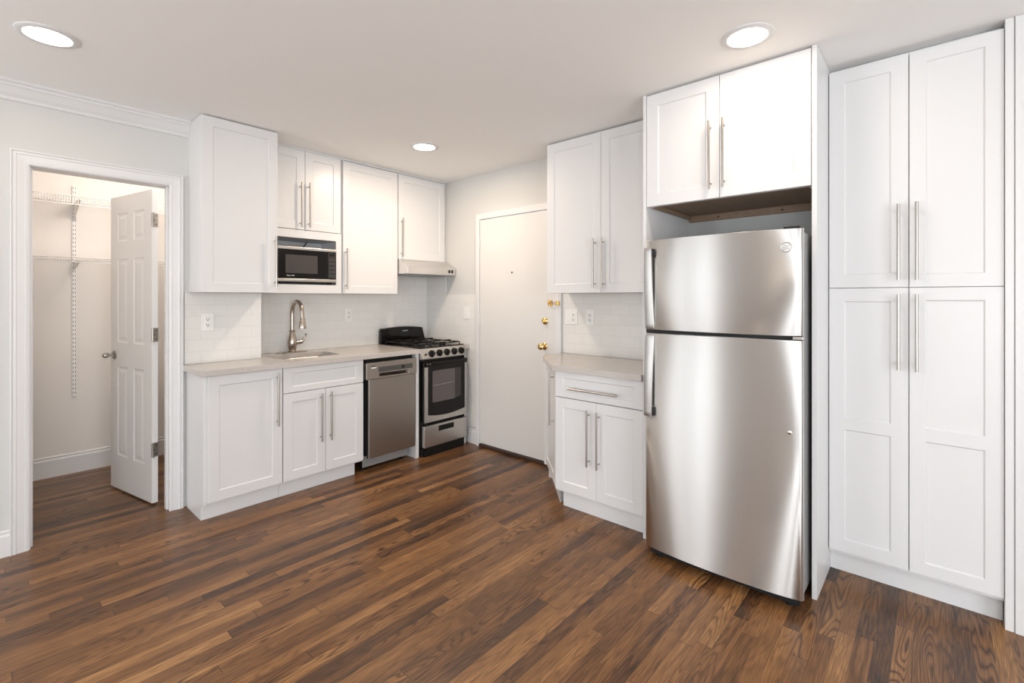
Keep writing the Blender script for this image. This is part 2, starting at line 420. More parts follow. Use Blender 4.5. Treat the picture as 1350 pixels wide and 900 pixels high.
# closet jambs with stop
j = MB(); j.box(OX0, JY, 0, .206, JY+.115, OZ-.018); j.box(.824, JY, 0, OX1, JY+.115, OZ-.018); j.box(OX0, JY, OZ-.02, OX1, JY+.115, OZ)
j.box(.206, JY+.03, 0, .216, JY+.07, OZ-.02); j.box(.814, JY+.03, 0, .824, JY+.07, OZ-.02)
struct(j.done('trim_3', 'trim', bevel=.001))
# entry door jamb (steel) and threshold
cp2 = [(0,0),(0,.034),(.034,.034),(.040,.029),(.052,.029),(.052,0)]
casing('trim_4', cp2, (DY0, DY1, DZ), WX, 'y')
struct(box(WX-.045, DY0, 0, WX+T, DY1, .028).done('trim_5', M['rawwood'] if False else mat('dark_threshold', (.05,.026,.018), .35), bevel=.004))

# entry door: flat slab with hardware
d1 = thing('door_2', 'x', 'x', (3.046, DY0+.003, .032)); del d1['label'], d1['category']; struct(d1)
box(0, 0, 0, .04, DY1-DY0-.006, DZ-.038).done('door_slab', 'door', d1, bevel=.0015)
def local(p): return (p[0]-3.046, p[1]-DY0-.003, p[2]-.032)
hp = MB(); hp.lathe([(0,.0),(.028,.0),(.03,-.004),(.026,-.009),(.014,-.012),(.013,-.03),(.02,-.036),(.027,-.046),(.027,-.056),(.02,-.064),(.008,-.067),(0,-.067)], local((3.046,2.352,.955)), 'x', 28)
hp.done('door_knob', 'brass', d1, smooth=True)['label'] = 'polished brass door knob'
hp = MB(); hp.lathe([(0,0),(.028,0),(.029,-.006),(.022,-.014),(.012,-.017),(.011,-.024),(0,-.025)], local((3.046,2.345,1.157)), 'x', 28)
hp.box(*[a+b_ for a, b_ in zip(local((3.046,2.345,1.157)), (-.036,-.004,-.014))], *[a+b_ for a, b_ in zip(local((3.046,2.345,1.157)), (-.022,.004,.014))])
hp.done('deadbolt', 'brass', d1, smooth=True)['label'] = 'brass deadbolt thumb turn'
# swing-bar latch: butterfly plate on the slab, arm over the jamb
c0 = local((3.046,2.300,1.30)); hp = MB()
for s in (-1, 1):
    hp.box(c0[0]-.006, c0[1]-.028, c0[2]+s*.012-.010, c0[0], c0[1]+.014, c0[2]+s*.012+.010)
    hp.lathe([(0,0),(.006,.0),(.008,.01),(.006,.02),(0,.02)], (c0[0]-.012, c0[1]+.006*s, c0[2]-.026 if s < 0 else c0[2]+.006), 'z', 12)
hp.lathe([(0,0),(.007,0),(.009,-.018),(.007,-.022),(0,-.024)], c0, 'x', 14)
hp.done('latch_plate', 'brass', d1, smooth=True)['label'] = 'brass swing latch plate'
lt = thing('swing_latch', 'brass swing-bar door latch on the frame beside the entry door', 'latch', (WX-.034, 2.222, 1.30))
mb = MB(); mb.box(-.004,-.020,-.018,0,.014,.018); mb.tube([(-.008,-.004,-.016),(-.008,-.004,.016)], .005, 10)
mb.done('hinge_plate', 'brass', lt, smooth=True)
mb = MB(); mb.tube([(-.009,-.002,.007),(-.022,.030,.007),(-.026,.066,.006)], .0025, 8); mb.tube([(-.009,-.002,-.007),(-.022,.030,-.007),(-.026,.066,-.006)], .0025, 8)
mb.tube([(-.026,.066,-.006),(-.026,.066,.006)], .003, 8); mb.done('swing_bar', 'brass', lt, smooth=True)
hp = MB(); hp.lathe([(0,0),(.007,0),(.007,-.003),(.004,-.004),(0,-.004)], local((3.046,2.702,1.558)), 'x', 16); hp.done('peephole', 'dark', d1, smooth=True)['label'] = 'dark peephole'
for z in (1.83, 1.14, .33):
    hp = MB(); c = local((3.044, DY1-.004, z)); hp.tube([(c[0]-.004,c[1],c[2]-.05),(c[0]-.004,c[1],c[2]+.05)], .005, 10); hp.done('hinge', 'door', d1, smooth=True)

# closet door: six panels, swung open into the closet
A_ = Vector((.652,4.385,.012)); B_ = Vector((.771,3.797,.012)); W_ = (B_-A_).length; ang = math.atan2(B_.y-A_.y, B_.x-A_.x)
d2 = thing('door_1', 'x', 'x', A_, ang); del d2['label'], d2['category']; struct(d2)
H_ = 2.035; st = .105; mid = .085; pw = (W_-2*st-mid)/2
rows_ = [(.235, .855), (1.02, 1.60), (1.72, 1.915)]
holes = [(st+k*(pw+mid), a, st+k*(pw+mid)+pw, b_) for k in (0, 1) for a, b_ in rows_]
panelled(W_, H_, .034, holes, .004, .010, .003).done('door_slab', 'whitedoor', d2, bevel=.001)
kb = MB(); kx, kz = .062, .93
kb.lathe([(0,0),(.030,0),(.031,.005),(.024,.010),(.011,.014),(.010,.034),(.016,.040),(.018,.052),(.016,.062),(.012,.068),(0,.069)], (kx, 0, kz), 'y', 28)
kb.done('door_knob', 'nickel', d2, smooth=True)['label'] = 'satin nickel door knob'
for z in (1.835, 1.09, .345):
    hb = MB(); hb.box(W_, .002, z-.045, W_+.003, .034, z+.045)
    hb.tube([(W_+.011, -.002, z-.045), (W_+.011, -.002, z+.045)], .0065, 12)
    hb.box(W_+.0105, -.003, z-.045, W_+.030, -.0005, z+.045)
    hg = hb.done('hinge', 'nickel', d2, smooth=True); hg['label'] = 'nickel butt hinge'
    for q in (-.028, 0, .028):
        MB().lathe([(0,0),(.0035,0),(.0035,.001),(0,.001)], (W_+.003, .022-.004*(q==0)*2, z+q), 'x', 10).done('screw', 'dark', hg)

# ------------------------------------------------------------------ closet shelving
def wire_shelf(z, label, lip, depth=.305):
    t_ = thing('wire_shelf', label, 'shelf', (.6, CY-.155, z), 0, 'wire closet shelves')
    y0, y1, xa, xb = -.155, .15, -.645, .645
    mb = MB(); k = 0; x = xa
    while x < xb:
        mb.tube([(x, y1, 0), (x, y0, 0), (x, y0-.002, -lip)], .0016, 5); x += .0142
    d = mb.done('deck_wires', 'wire', t_); d['kind'] = 'stuff'
    mb = MB()
    for y, zz, r in ((y0, 0, .0032), (y0-.002, -lip, .0032), (y1, -.003, .0032), (0, -.003, .0028)): mb.tube([(xa, y, zz), (xb, y, zz)], r, 8)
    mb.done('frame_rods', 'wire', t_)
    return t_
wire_shelf(2.078, 'upper white wire closet shelf high on the closet wall', .062)
wire_shelf(1.635, 'lower white wire closet shelf halfway down the standard', .034)
def bracket(z, label, L_, drop):
    t_ = tag(MB().prism_x([(-.0, -.006), (-L_, -.006), (-L_, -.016), (-.03, -drop), (-.0, -drop-.01)], -.006, .006).done('shelf_bracket', 'wire', None, (.519, CY-.014, z), bevel=.001), label, 'bracket', 'closet shelf brackets')
bracket(2.070, 'white steel bracket under the upper wire shelf', .29, .10)
bracket(1.628, 'white steel bracket under the lower wire shelf', .29, .06)
sd = thing('shelf_standard', 'white slotted vertical shelf standard on the closet wall', 'shelf standard', (.519, CY, .588))
SH = 2.20-.588
box(-.0125, -.013, 0, .0125, 0, SH).done('rail', 'wire', sd, bevel=.002)
mb = MB(); z = .02
while z < SH-.02:
    for s in (-1, 1): mb.box(s*.006-.0014, -.0137, z, s*.006+.0014, -.0125, z+.014)
    z += .032
mb.done('slots', 'dark', sd)['kind'] = 'stuff'
box(-.011,-.0145,1.345,.011,-.0128,1.375).done('clip', 'greymetal', sd)
# a lamp on the closet ceiling lights the closet
cl = thing('ceiling_light', 'round closet ceiling lamp above the wire shelves', 'light', (.86, 4.14, CEIL))
MB().lathe([(0,0),(.11,0),(.11,-.02),(.1,-.025),(0,-.025)], (0,0,0)).done('canopy', 'trim', cl, smooth=True)
MB().lathe([(.095,-.025),(.09,-.05),(.06,-.068),(0,-.075)], (0,0,0)).done('lamp_shade', 'plastic', cl, smooth=True)
pl = bpy.data.lights.new('closet_lamp', 'POINT'); pl.energy = 12.5; pl.color = (1.0,.88,.79); pl.shadow_soft_size = .09
po = bpy.data.objects.new('closet_lamp', pl); C.objects.link(po); po.location = (.86, 4.14, CEIL-.17)

# ------------------------------------------------------------------ recessed ceiling lamps
def downlight(x, y, label, power, grp='recessed ceiling downlights'):
    t_ = thing('recessed_light', label, 'light', (x, y, CEIL), 0, grp)
    MB().lathe([(.078,.0),(.104,.0),(.104,-.003),(.098,-.007),(.080,-.008),(.078,-.004)], (0,0,0), 'z', 48).done('trim_ring', 'trim', t_, smooth=True)
    MB().lathe([(0,-.001),(.080,-.001),(.080,-.005),(.070,-.007),(0,-.007)], (0,0,0), 'z', 48).done('lens', 'lens', t_, smooth=True)
    a = area('lamp', (x, y, CEIL-.012), (0,0,0),   .15, .15, power, WARM, 'DISK')
    return t_
downlight(.215, 2.855, 'recessed ceiling downlight in front of the closet doorway', LAMP_POWER*.35)
downlight(2.235, 2.855, 'recessed ceiling downlight nearest the range and entry door', LAMP_POWER*1.5)
downlight(2.215, .61, 'recessed ceiling downlight in front of the refrigerator cabinet', LAMP_POWER*.42)

# ------------------------------------------------------------------ tiles
def bsplash(mb, m_, label): return tag(mb.done('tile_backsplash', m_), label, 'backsplash')
bsplash(box(.905, JY-.009, .913, JX+.009, JY, 1.376), 'tile_x', 'white subway tile backsplash on the projecting wall beside the closet doorway')
bk = MB(); bk.prism_y([(JX+.010,.913),(WX-.010,.913),(WX-.010,1.60),(2.508,1.60),(2.508,1.376),(JX+.010,1.376)], WY-.009, WY-.0005)
bsplash(bk, 'tile_x', 'long white subway tile backsplash behind faucet and range')
bk = MB(); bk.prism_x([(3.155,.15),(WY-.001,.15),(WY-.001,1.60),(3.585,1.60),(3.585,1.376),(3.155,1.376)], WX-.009, WX-.0005)
bsplash(bk, 'tile_y', 'white subway tile on the wall between range and entry door')
bsplash(box(WX-.009, 1.227, .913, WX, 2.192, 1.376), 'tile_y', 'white subway tile backsplash between entry door and refrigerator')

# ------------------------------------------------------------------ left run: base units (faces look towards -y)
FY = 3.254
def carcass(mb, x0, x1, z0, z1, y0, y1): mb.box(x0, y0, z0, x1, y1, z1)
t_ = thing('base_cabinet', 'white single-door base cabinet at the closet end of the sink counter', 'cabinet', (.913, FY, 0))
mb = MB(); mb.box(.018, .0205, .1, .456, .345, .875); mb.box(.018, .068, 0, .456, .345, .1)
mb.prism_x([(.018,.1),(.018,.875),(.35,.875),(.35,0),(.062,0),(.062,.1)], 0, .018)
mb.done('body', 'cab', t_, bevel=.0008)
shaker(t_, 'door', .020, .114, .434, .758, ('v', .419, .5, .848))
box(.018, .062, 0, .456, .068, .1).done('toe_kick', 'cab', t_)
t_ = thing('base_cabinet', 'white two-door sink base cabinet with false drawer front', 'cabinet', (1.371, FY, 0))
mb = MB(); mb.box(0, .0205, .1, .016, .60, .875); mb.box(.583, .0205, .1, .599, .60, .875); mb.box(.016, .0205, .1, .583, .60, .116)
mb.box(.016, .59, .116, .583, .60, .875); mb.box(.016, .0205, .685, .583, .035, .715); mb.box(.016, .0205, .855, .583, .035, .875); mb.box(.28,.0205,.116,.32,.035,.685)
mb.done('body', 'cab', t_, bevel=.0008)
box(0, .062, 0, .56, .07, .1).done('toe_kick', 'cab', t_)
shaker(t_, 'drawer_front', .003, .704, .594, .168)
shaker(t_, 'door', .003, .114, .294, .584, ('v', .258, .333, .671))
shaker(t_, 'door', .300, .114, .297, .584, ('v', .329, .330, .674))
# end panel between dishwasher and range, filler right of the range
tag(box(0, 0, 0, .030, .60, .875).done('end_panel', 'cab', None, (2.459, FY, 0), bevel=.001), 'white upright panel between dishwasher and range', 'panel')
tag(box(0, 0, 0, .020, .58, .875).done('end_panel', 'cab', None, (3.010, 3.262, 0), bevel=.001), 'narrow white panel between range and the entry wall', 'panel')
tag(box(0, 0, 0, .058, .60, .036).done('countertop', 'quartz', None, (3.008, 3.245, .876), bevel=.002), 'small grey quartz counter strip right of the range', 'countertop')

# worktop with the sink cut-out
outer = [(.893,3.228),(2.492,3.228),(2.492,WY-.009),(JX+.009,WY-.009),(JX+.009,JY-.009),(.893,JY-.009)]
SX0, SX1, SY0, SY1 = 1.425, 1.885, 3.405, 3.725
hole = rrect(SX0, SY0, SX1, SY1, .06)
bm = bmesh.new()
def loop_edges(pts, z):
    vs = [bm.verts.new((x, y, z)) for x, y in pts]; return [bm.edges.new((vs[i], vs[(i+1)%len(vs)])) for i in range(len(vs))]
es = loop_edges(outer, .912) + loop_edges(hole, .912)
r_ = bmesh.ops.triangle_fill(bm, edges=es, use_beauty=True)
fs = [f for f in bm.faces]
ex = bmesh.ops.extrude_face_region(bm, geom=fs)
bmesh.ops.translate(bm, verts=[v for v in ex['geom'] if isinstance(v, bmesh.types.BMVert)], vec=(0,0,-.036))
mb = MB(); mb.bm.free(); mb.bm = bm
tag(mb.done('countertop', 'quartz', bevel=.0015), 'long grey quartz countertop with the sink cut-out', 'countertop')
# undermount sink
sk = thing('kitchen_sink', 'stainless undermount sink set in the grey quartz counter', 'sink', ((SX0+SX1)/2, (SY0+SY1)/2, .70))
mb = MB(); bm = mb.bm; cx, cy = (SX0+SX1)/2, (SY0+SY1)/2; prev = None
for e, z in ((.022,.174),(.003,.174),(-.004,.165),(-.010,.03),(-.03,.008),(-.06,.002),(-.15,.0)):
    ring = [bm.verts.new((x-cx, y-cy, z)) for x, y in rrect(SX0-e, SY0-e, SX1+e, SY1+e, max(.06+e, .012))]
    if prev:
        for k in range(len(ring)): bm.faces.new((prev[k], prev[(k+1)%len(ring)], ring[(k+1)%len(ring)], ring[k]))
    prev = ring
bm.faces.new(prev); b_o = mb.done('bowl', 'sink', sk, smooth=True)
MB().lathe([(0,.001),(.04,.001),(.044,.004),(.03,.006),(0,.004)], (0,0,0)).done('drain', 'chrome', sk, smooth=True)
# faucet
fc = thing('faucet', 'brushed nickel gooseneck pull-down faucet behind the sink', 'faucet', (1.675, 3.805, .912))
MB().prism_z([(x, y) for x, y in rrect(-.118, -.028, .118, .028, .027)], 0, .007).done('deck_plate', 'faucet', fc, bevel=.002, smooth=True)
MB().lathe([(.028,.007),(.030,.012),(.026,.02),(.031,.04),(.036,.065),(.036,.085),(.030,.115),(.022,.145),(.019,.16),(.023,.166),(.023,.173),(.0165,.180),(.0165,.182)], (0,0,0), 'z', 28).done('body', 'faucet', fc, smooth=True)
pts = [(0,0,.175),(0,0,.24),(0,0,.30)]
R_ = .085
for k in range(1, 15):
    a = PI*k/15*1.03; pts.append((0, -R_+R_*math.cos(a), .315+R_*math.sin(a)))
pts.append((0,-.176,.27))
MB().tube(pts, .0155, 18).done('spout', 'faucet', fc, smooth=True)
MB().lathe([(.0165,.080),(.0185,.076),(.0185,.060),(.020,.055),(.025,.025),(.028,.010),(.027,0),(.020,-.001),(0,-.001)], (0,-.178,.195)).done('spray_head', 'faucet', fc, smooth=True)
lv = MB(); lv.tube([(.02,0,.075),(.05,-.004,.078),(.075,-.008,.080)], [.019,.018,.015], 16)
lv.tube([(.072,-.008,.078),(.088,-.012,.10),(.098,-.018,.13),(.102,-.02,.143)], [.012,.008,.006,.009], 12)
lv.done('lever', 'faucet', fc, smooth=True)

# dishwasher
dw = thing('dishwasher', 'narrow stainless dishwasher between sink cabinet and range', 'dishwasher', (1.984, 3.240, 0))
box(.018, .045, .125, .455, .58, .868).done('tub', 'rubber', dw)
mb = panelled(.437, .605, .028, [], 0); mb.done('door_panel', 'steel_dw', dw, (.022, .0, .112), bevel=.004)
# control strip with a scooped pocket handle
cpn = panelled(.466, .128, .040, [(.112, .012, .388, .040)], .026, .012)
cpn.done('control_panel', 'steel_dw', dw, (-.004, -.012, .718), bevel=.003)
box(.122, .0095, .744, .372, .0135, .757).done('pocket_shade', 'dark', dw)  # dark plate standing in for the shade inside the pocket
box(.10, -.0128, .768, .42, -.0118, .806).done('control_strip', mat('control_strip_grey', (.10,.095,.09), .35, .4), dw)
box(.315, -.0136, .778, .338, -.0126, .800).done('display', 'dark', dw)
lettering('brand_badge', 'FRIGIDAIRE' if False else '▬', .01, 'badge', dw, (.058, -.0136, .805), (PI/2,0,0)) if False else box(.036, -.0136, .800, .080, -.0122, .812).done('brand_badge', 'badge', dw)
box(.036, -.0134, .814, .076, -.0122, .821).done('badge_line', 'dark', dw)
mb = MB(); mb.box(.012, .072, .030, .432, .078, .125); mb.done('kick_plate', 'greymetal', dw, bevel=.001)
for x in (.04, .40): MB().lathe([(0,0),(.016,0),(.016,.006),(.006,.01),(.006,.05),(0,.05)], (x, .12, 0), 'z', 14).done('leveling_foot', 'rubber', dw, smooth=True)

# ------------------------------------------------------------------ range (20 inch)
RG = Vector((2.493, 3.24, 0))
rg = thing('gas_range', 'narrow stainless and black freestanding gas range in the corner', 'range', RG)
RW = .508; RD = .625
mb = MB(); mb.box(0, .005, .05, RW, RD, .898); mb.done('body', 'black', rg, bevel=.003)
mb = MB(); mb.prism_x([(-.005,.0),(.0,.062),(.5,.062),(.5,.0)], .01, RW-.01); mb.done('base', 'blackmatte', rg, bevel=.004)
mb = MB(); mb.prism_y([(.0,.898),(RW,.898),(RW-.002,.916),(RW-.010,.920),(.010,.920),(.002,.916)], .012, RD); mb.done('cooktop', 'black', rg, bevel=.003)
# slanted control panel
mb = MB(); mb.prism_x([(-.028,.822),(-.030,.834),(-.004,.898),(.012,.912),(.02,.912),(.02,.822)], .0, RW); mb.done('control_panel', 'steel_v', rg, bevel=.004)
nrm = Vector((0, -.9266, .376)); kc = [.108, .192, .277, .362, .446]
for x in kc:
    c = Vector((x, -.0175, .8655)); mb = MB()
    u = nrm; mb.tube([c-u*.002, c+u*.004, c+u*.005, c+u*.022, c+u*.024], [.031,.031,.025,.022,.019], 24)
    k_ = mb.done('knob', 'black', rg, smooth=True)
    q = MB(); q.tube([c+u*.024, c+u*.029], [.019,.003], 4); q.bm.free()
    g_ = MB(); up = Vector((0,.376,.9266)); sx = Vector((1,0,0))
    P_ = [c+u*h+up*v+sx*s for h in (.02,.031) for v in (-.020,.020) for s in (-.004,.004)]
    vv = [g_.bm.verts.new(p) for p in P_]
    for f in ((0,1,3,2),(4,6,7,5),(0,4,5,1),(2,3,7,6),(0,2,6,4),(1,5,7,3)): g_.bm.faces.new([vv[i] for i in f])
    g_.done('knob_grip', 'black', k_, bevel=.001)
c = Vector((.043, -.0175, .862)); MB().tube([c, c+nrm*.008], [.010,.009], 16).done('igniter_button', 'black', rg, smooth=True)
# oven door: steel sheet with black glass centre
OD0, OD1 = .016, .500
def yface(yv): return yv
dr = MB(); dr.box(OD0, -.036, .292, OD1, .003, .800); odr = dr.done('oven_door', 'black', rg, bevel=.003)
mb = MB(); pr = []
# steel frame: left strip, right strip and curved bottom (one sheet)
fx0, fx1 = OD0+.0, OD1-.0; gx0, gx1 = .050, .470
zb, zt_ = .292, .757
ns = 16
def curve(u): return .352 - .022*math.sin(PI*u)
outp = [(fx0, zb), (fx1, zb), (fx1, zt_), (gx1, zt_)] + [(gx1-(gx1-gx0)*k/ns, curve(k/ns)) for k in range(ns+1)] + [(gx0, zt_), (fx0, zt_)]
vs0 = [mb.bm.verts.new((x, -.040, z)) for x, z in outp]; vs1 = [mb.bm.verts.new((x, -.034, z)) for x, z in outp]
n = len(outp)
for k in range(n): mb.bm.faces.new((vs0[k], vs0[(k+1)%n], vs1[(k+1)%n], vs1[k]))
bm = mb.bm
# faces by strips
def quad(ids, V_): bm.faces.new([V_[i] for i in ids])
for V_ in (vs0, vs1):
    quad((1, 2, 3, 4), V_); quad((0, n-3, n-2, n-1), V_)
    mid_ = 4+ns//2
    bm.faces.new([V_[1]]+[V_[i] for i in range(4, mid_+1)]); bm.faces.new([V_[0], V_[1], V_[mid_]]); bm.faces.new([V_[0]]+[V_[i] for i in range(mid_, 5+ns)])
mb.done('steel_frame', 'steel_v', odr)
pn = MB(); pn.prism_y(rrect(.100, .452, .352, .722, .012), -.0385, -.030); pn.done('oven_window', 'ovenglass', odr)
pn = MB(); pn.prism_y([(.352,.452),(.425,.470),(.425,.722),(.352,.722)], -.0375, -.030); pn.done('window_border', mat('dark_glass_border', (.035,.03,.03), .1), odr)
pn = MB()
pn.tube([(.105,-.0388,.595),(.345,-.0388,.602)], .0012, 6); pn.done('oven_rack', 'chrome', odr)
hd = MB(); hd.prism_x([(-.036,.768),(-.050,.770),(-.056,.782),(-.053,.795),(-.036,.800)], OD0+.006, OD1-.010); hd.done('handle', 'black', odr, bevel=.006, smooth=True)
for x in (.03, .045, .06): MB().tube([(x,-.0545,.784),(x,-.0575,.784)], .004, 10).done('handle_screw', 'chrome', odr) if x != .045 else None
# drawer
dd = MB(); dd.box(OD0, -.036, .080, OD1, .003, .262); odd = dd.done('drawer', 'steel_v', rg, bevel=.004)
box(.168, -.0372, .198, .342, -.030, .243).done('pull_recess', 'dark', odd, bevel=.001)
ft = MB(); ft.prism_y([(.03,0),(.46,0),(.47,.04),(.44,.075),(.06,.075),(.02,.04)], -.02, .0); ft.done('toe_panel', 'blackmatte', rg)
# backguard
bgm = MB(); ns = 14
prof = [(0,.918)] + [(.004,1.035)] + [(.012+ (RW-.06-.012)*k/ns, 1.048+.020*math.sin(PI*(.12+.75*k/ns))) for k in range(ns+1)] + [(RW-.038,1.050),(RW,.918)]
bgm.prism_y(prof, .575, RD); bkg = bgm.done('backguard', 'black', rg, bevel=.005, smooth=True)
lettering('brand_lettering', 'AVANTI', .017, 'badge', bkg, (.262, .574, 1.028), (PI/2,0,0))
# burners and grates
for i, (x, y) in enumerate(((.135,.16),(.373,.16),(.135,.42),(.373,.42))):
    bu = MB().lathe([(0,.92),(.075,.92),(.078,.922),(.06,.924),(.045,.922),(0,.922)], (x,y,0), 'z', 28).done('drip_pan', 'chrome', rg, smooth=True)
    MB().lathe([(0,.922),(.036,.922),(.036,.932),(.030,.940),(0,.941)], (x,y,0), 'z', 24).done('burner_cap', 'blackmatte', bu, smooth=True)
for i, x in enumerate((.135, .373)):
    mb = MB(); x0, x1, y0, y1, z = x-.108, x+.108, .045, .545, .952; r = .0052
    mb.tube([(x0,y0,z-.012),(x0,y1,z-.012)], r, 8); mb.tube([(x1,y0,z-.012),(x1,y1,z-.012)], r, 8)
    for y in (y0, (y0+y1)/2, y1): mb.tube([(x0,y,z-.012),(x1,y,z-.012)], r, 8)
    for yc in (.16, .42):
        for dx, dy in ((1,0),(-1,0),(0,1),(0,-1)):
            mb.tube([(x+dx*.108, yc+dy*.115, z-.012),(x+dx*.095, yc+dy*.10, z),(x+dx*.022, yc+dy*.022, z)], r*.9, 8)
    for a in (x0, x1):
        for b_ in (y0, y1): mb.tube([(a,b_,z-.012),(a,b_,.921)], r, 8)
    mb.done('grate', 'blackmatte', rg, smooth=True)

# ------------------------------------------------------------------ upper cabinets, left run
UY = 3.58; Z0 = 1.377
t_ = thing('wall_cabinet', 'tall deep white single-door wall cabinet beside the closet doorway', 'cabinet', (.927, 3.348, Z0))
box(0, .0195, 0, .451, JY-3.348, CEIL-Z0-.004).done('body', 'cab', t_, bevel=.0008)
shaker(t_, 'door', .002, .0, .447, CEIL-Z0-.008, ('v', .428, .039, .378), st=.058)
# microwave cabinet: doors over an open niche
t_ = thing('wall_cabinet', 'white wall cabinet holding the microwave in its open niche', 'cabinet', (1.380, UY, Z0))
CW = .588; D = WY-UY; HH = CEIL-Z0-.004
mb = MB(); e_ = .0185
mb.box(0, e_, 0, .018, D, HH); mb.box(CW-.018, e_, 0, CW, D, HH); mb.box(.018, e_, .0, CW-.018, D-.008, .065); mb.box(.018, e_, .415, CW-.018, D-.008, .470)
mb.box(.018, e_, HH-.018, CW-.018, D-.008, HH); mb.box(.018, D-.008, 0, CW-.018, D, HH)
mb.box(0, 0, 0, CW, .018, .065); mb.box(0, 0, .415, CW, .018, .476); mb.box(0, 0, .065, .022, .018, .415); mb.box(CW-.044, 0, .065, CW, .018, .415)
mb.done('body', 'cab', t_, bevel=.0008)
hh = CEIL-.018-1.855
shaker(t_, 'door', .002, .480, .289, hh, ('v', .255, .495, .830))
shaker(t_, 'door', .294, .480, .290, hh, ('v', .318, .497, .836))
t_ = thing('wall_cabinet', 'tall white single-door wall cabinet right of the microwave', 'cabinet', (1.978, UY, Z0))
box(0, .0195, 0, .528, D, HH).done('body', 'cab', t_, bevel=.0008)
shaker(t_, 'door', .006, .0, .520, HH-.018, ('v', .026, .035, .365))
t_ = thing('wall_cabinet', 'short white wall cabinet over the range hood', 'cabinet', (2.510, UY, 1.690))
box(0, .0195, 0, WX-2.512, D, CEIL-1.694).done('body', 'cab', t_, bevel=.0008)
shaker(t_, 'door', .006, .0, .532, CEIL-1.690-.026, ('v', .033, .020, .364))
tag(box(0,0,0, WX-1.382, .014, .013).done('cabinet_filler', 'cab', None, (1.380, UY+.004, CEIL-.0135)), 'thin white scribe strip along the ceiling over the left wall cabinets', 'trim strip')
# microwave
mw = thing('microwave', 'black and stainless microwave in the open cabinet niche', 'microwave', (1.412, 3.572, 1.451))
MWW, MWH = .506, .270
box(0, .012, .008, MWW, .285, MWH).done('case', 'black', mw, bevel=.003)
box(.0, -.004, .012, MWW, .012, MWH).done('door', 'black', mw, bevel=.002)
mdo = mw.children[-1] if False else bpy.data.objects[mw.name]
box(.110, -.0052, .075, .352, -.003, .212).done('door_window', mat('microwave_window', (.06,.052,.05), .25), mw)
box(.0, -.007, MWH-.020, MWW, .0, MWH).done('top_band', 'steel_v', mw, bevel=.002)
box(.0, -.007, .012, MWW, .0, .034).done('bottom_band', 'steel_v', mw, bevel=.002)
box(.438, -.0058, .042, .500, -.003, .243).done('keypad', mat('keypad_panel', (.025,.022,.022), .3), mw)
mb = MB()
for r__ in range(5):
    for c_ in range(2): mb.box(.448+c_*.026, -.0066, .055+r__*.032, .464+c_*.026, -.0056, .070+r__*.032)
mb.done('keys', mat('keypad_keys', (.07,.065,.062), .4), mw)
box(.448, -.0066, .218, .490, -.0056, .234).done('clock_display', 'dark', mw)
lettering('brand_lettering', 'Magic Chef', .0125, 'badge', mw, (.146, -.0055, .057), (PI/2,0,0))
for x in (.05, .45): box(x, .02, 0, x+.03, .05, .008).done('foot', 'rubber', mw)
MB().tube([(.33,.22,MWH-.002),(.345,.21,.30),(.37,.20,.34)], .0045, 8).done('power_cord', 'rubber', mw, smooth=True)
# range hood
hd = thing('range_hood', 'slim stainless under-cabinet range hood above the gas range', 'range hood', (2.512, 3.44, 1.555))
HW = WX-2.512-.012
mb = MB(); p_ = [(0,.0),(0,.062),(.115,.126),(.115,.134),(WY-3.44-.01,.134),(WY-3.44-.01,.0)]
bm = mb.bm
a = [bm.verts.new((0,y,z)) for y, z in p_]; b_ = [bm.verts.new((HW,y,z)) for y, z in p_]
for k in range(5): bm.faces.new((a[k], a[k+1], b_[k+1], b_[k]))
bm.faces.new(a[::-1]); bm.faces.new(b_)
mb.done('canopy', 'steel_hood', hd, bevel=.003)
box(.02, .02, -.006, HW-.02, .40, .004).done('underside', 'greymetal', hd, bevel=.001)
for x in (HW-.085, HW-.050): box(x, -.006, .020, x+.018, .0, .048).done('switch', 'black', hd, bevel=.002)

# outlets
def plate(name, label, cat, loc, rz, gangs):
    """gangs: list of 'outlet' | 'switch'; plate face looks to local -y"""
    t_ = thing(name, label, cat, loc, rz)
    w_ = .073 + .046*(len(gangs)-1)
    box(-w_/2, -.005, -.058, w_/2, 0, .058).done('cover_plate', 'plastic', t_, bevel=.002)
    for i, g in enumerate(gangs):
        x = (i-(len(gangs)-1)/2)*.046
        f_ = box(x-.017, -.0072, -.034, x+.017, -.004, .034).done('receptacle' if g == 'outlet' else 'rocker', 'plastic', t_, bevel=.001)
        if g == 'outlet':
            s = MB()
            for z in (-.018, .018):
                s.box(x-.0085, -.0078, z-.003, x-.0055, -.007, z+.007); s.box(x+.0055, -.0078, z-.003, x+.0085, -.007, z+.006); s.box(x-.003, -.0078, z-.012, x+.003, -.007, z-.006)
            s.done('slots', 'dark', f_)
    return t_
plate('wall_outlet', 'white wall outlet on tile above the left end of the counter', 'outlet', (1.033, JY-.009, 1.183), 0, ['outlet'])
plate('wall_outlet', 'white wall outlet on the tile right of the faucet', 'outlet', (2.198, WY-.009, 1.193), 0, ['outlet'])
plate('light_switch', 'white light switch on tile between range and entry door', 'switch', (WX-.009, 3.285, 1.20), -PI/2, ['switch'])
plate('wall_outlet', 'white double plate with rocker and outlet beside the entry door', 'outlet', (WX-.009, 2.108, 1.195), -PI/2, ['switch','outlet'])
plate('wall_outlet', 'white wall outlet in cabinet shadow nearer the refrigerator', 'outlet', (WX-.009, 1.938, 1.195), -PI/2, ['outlet'])

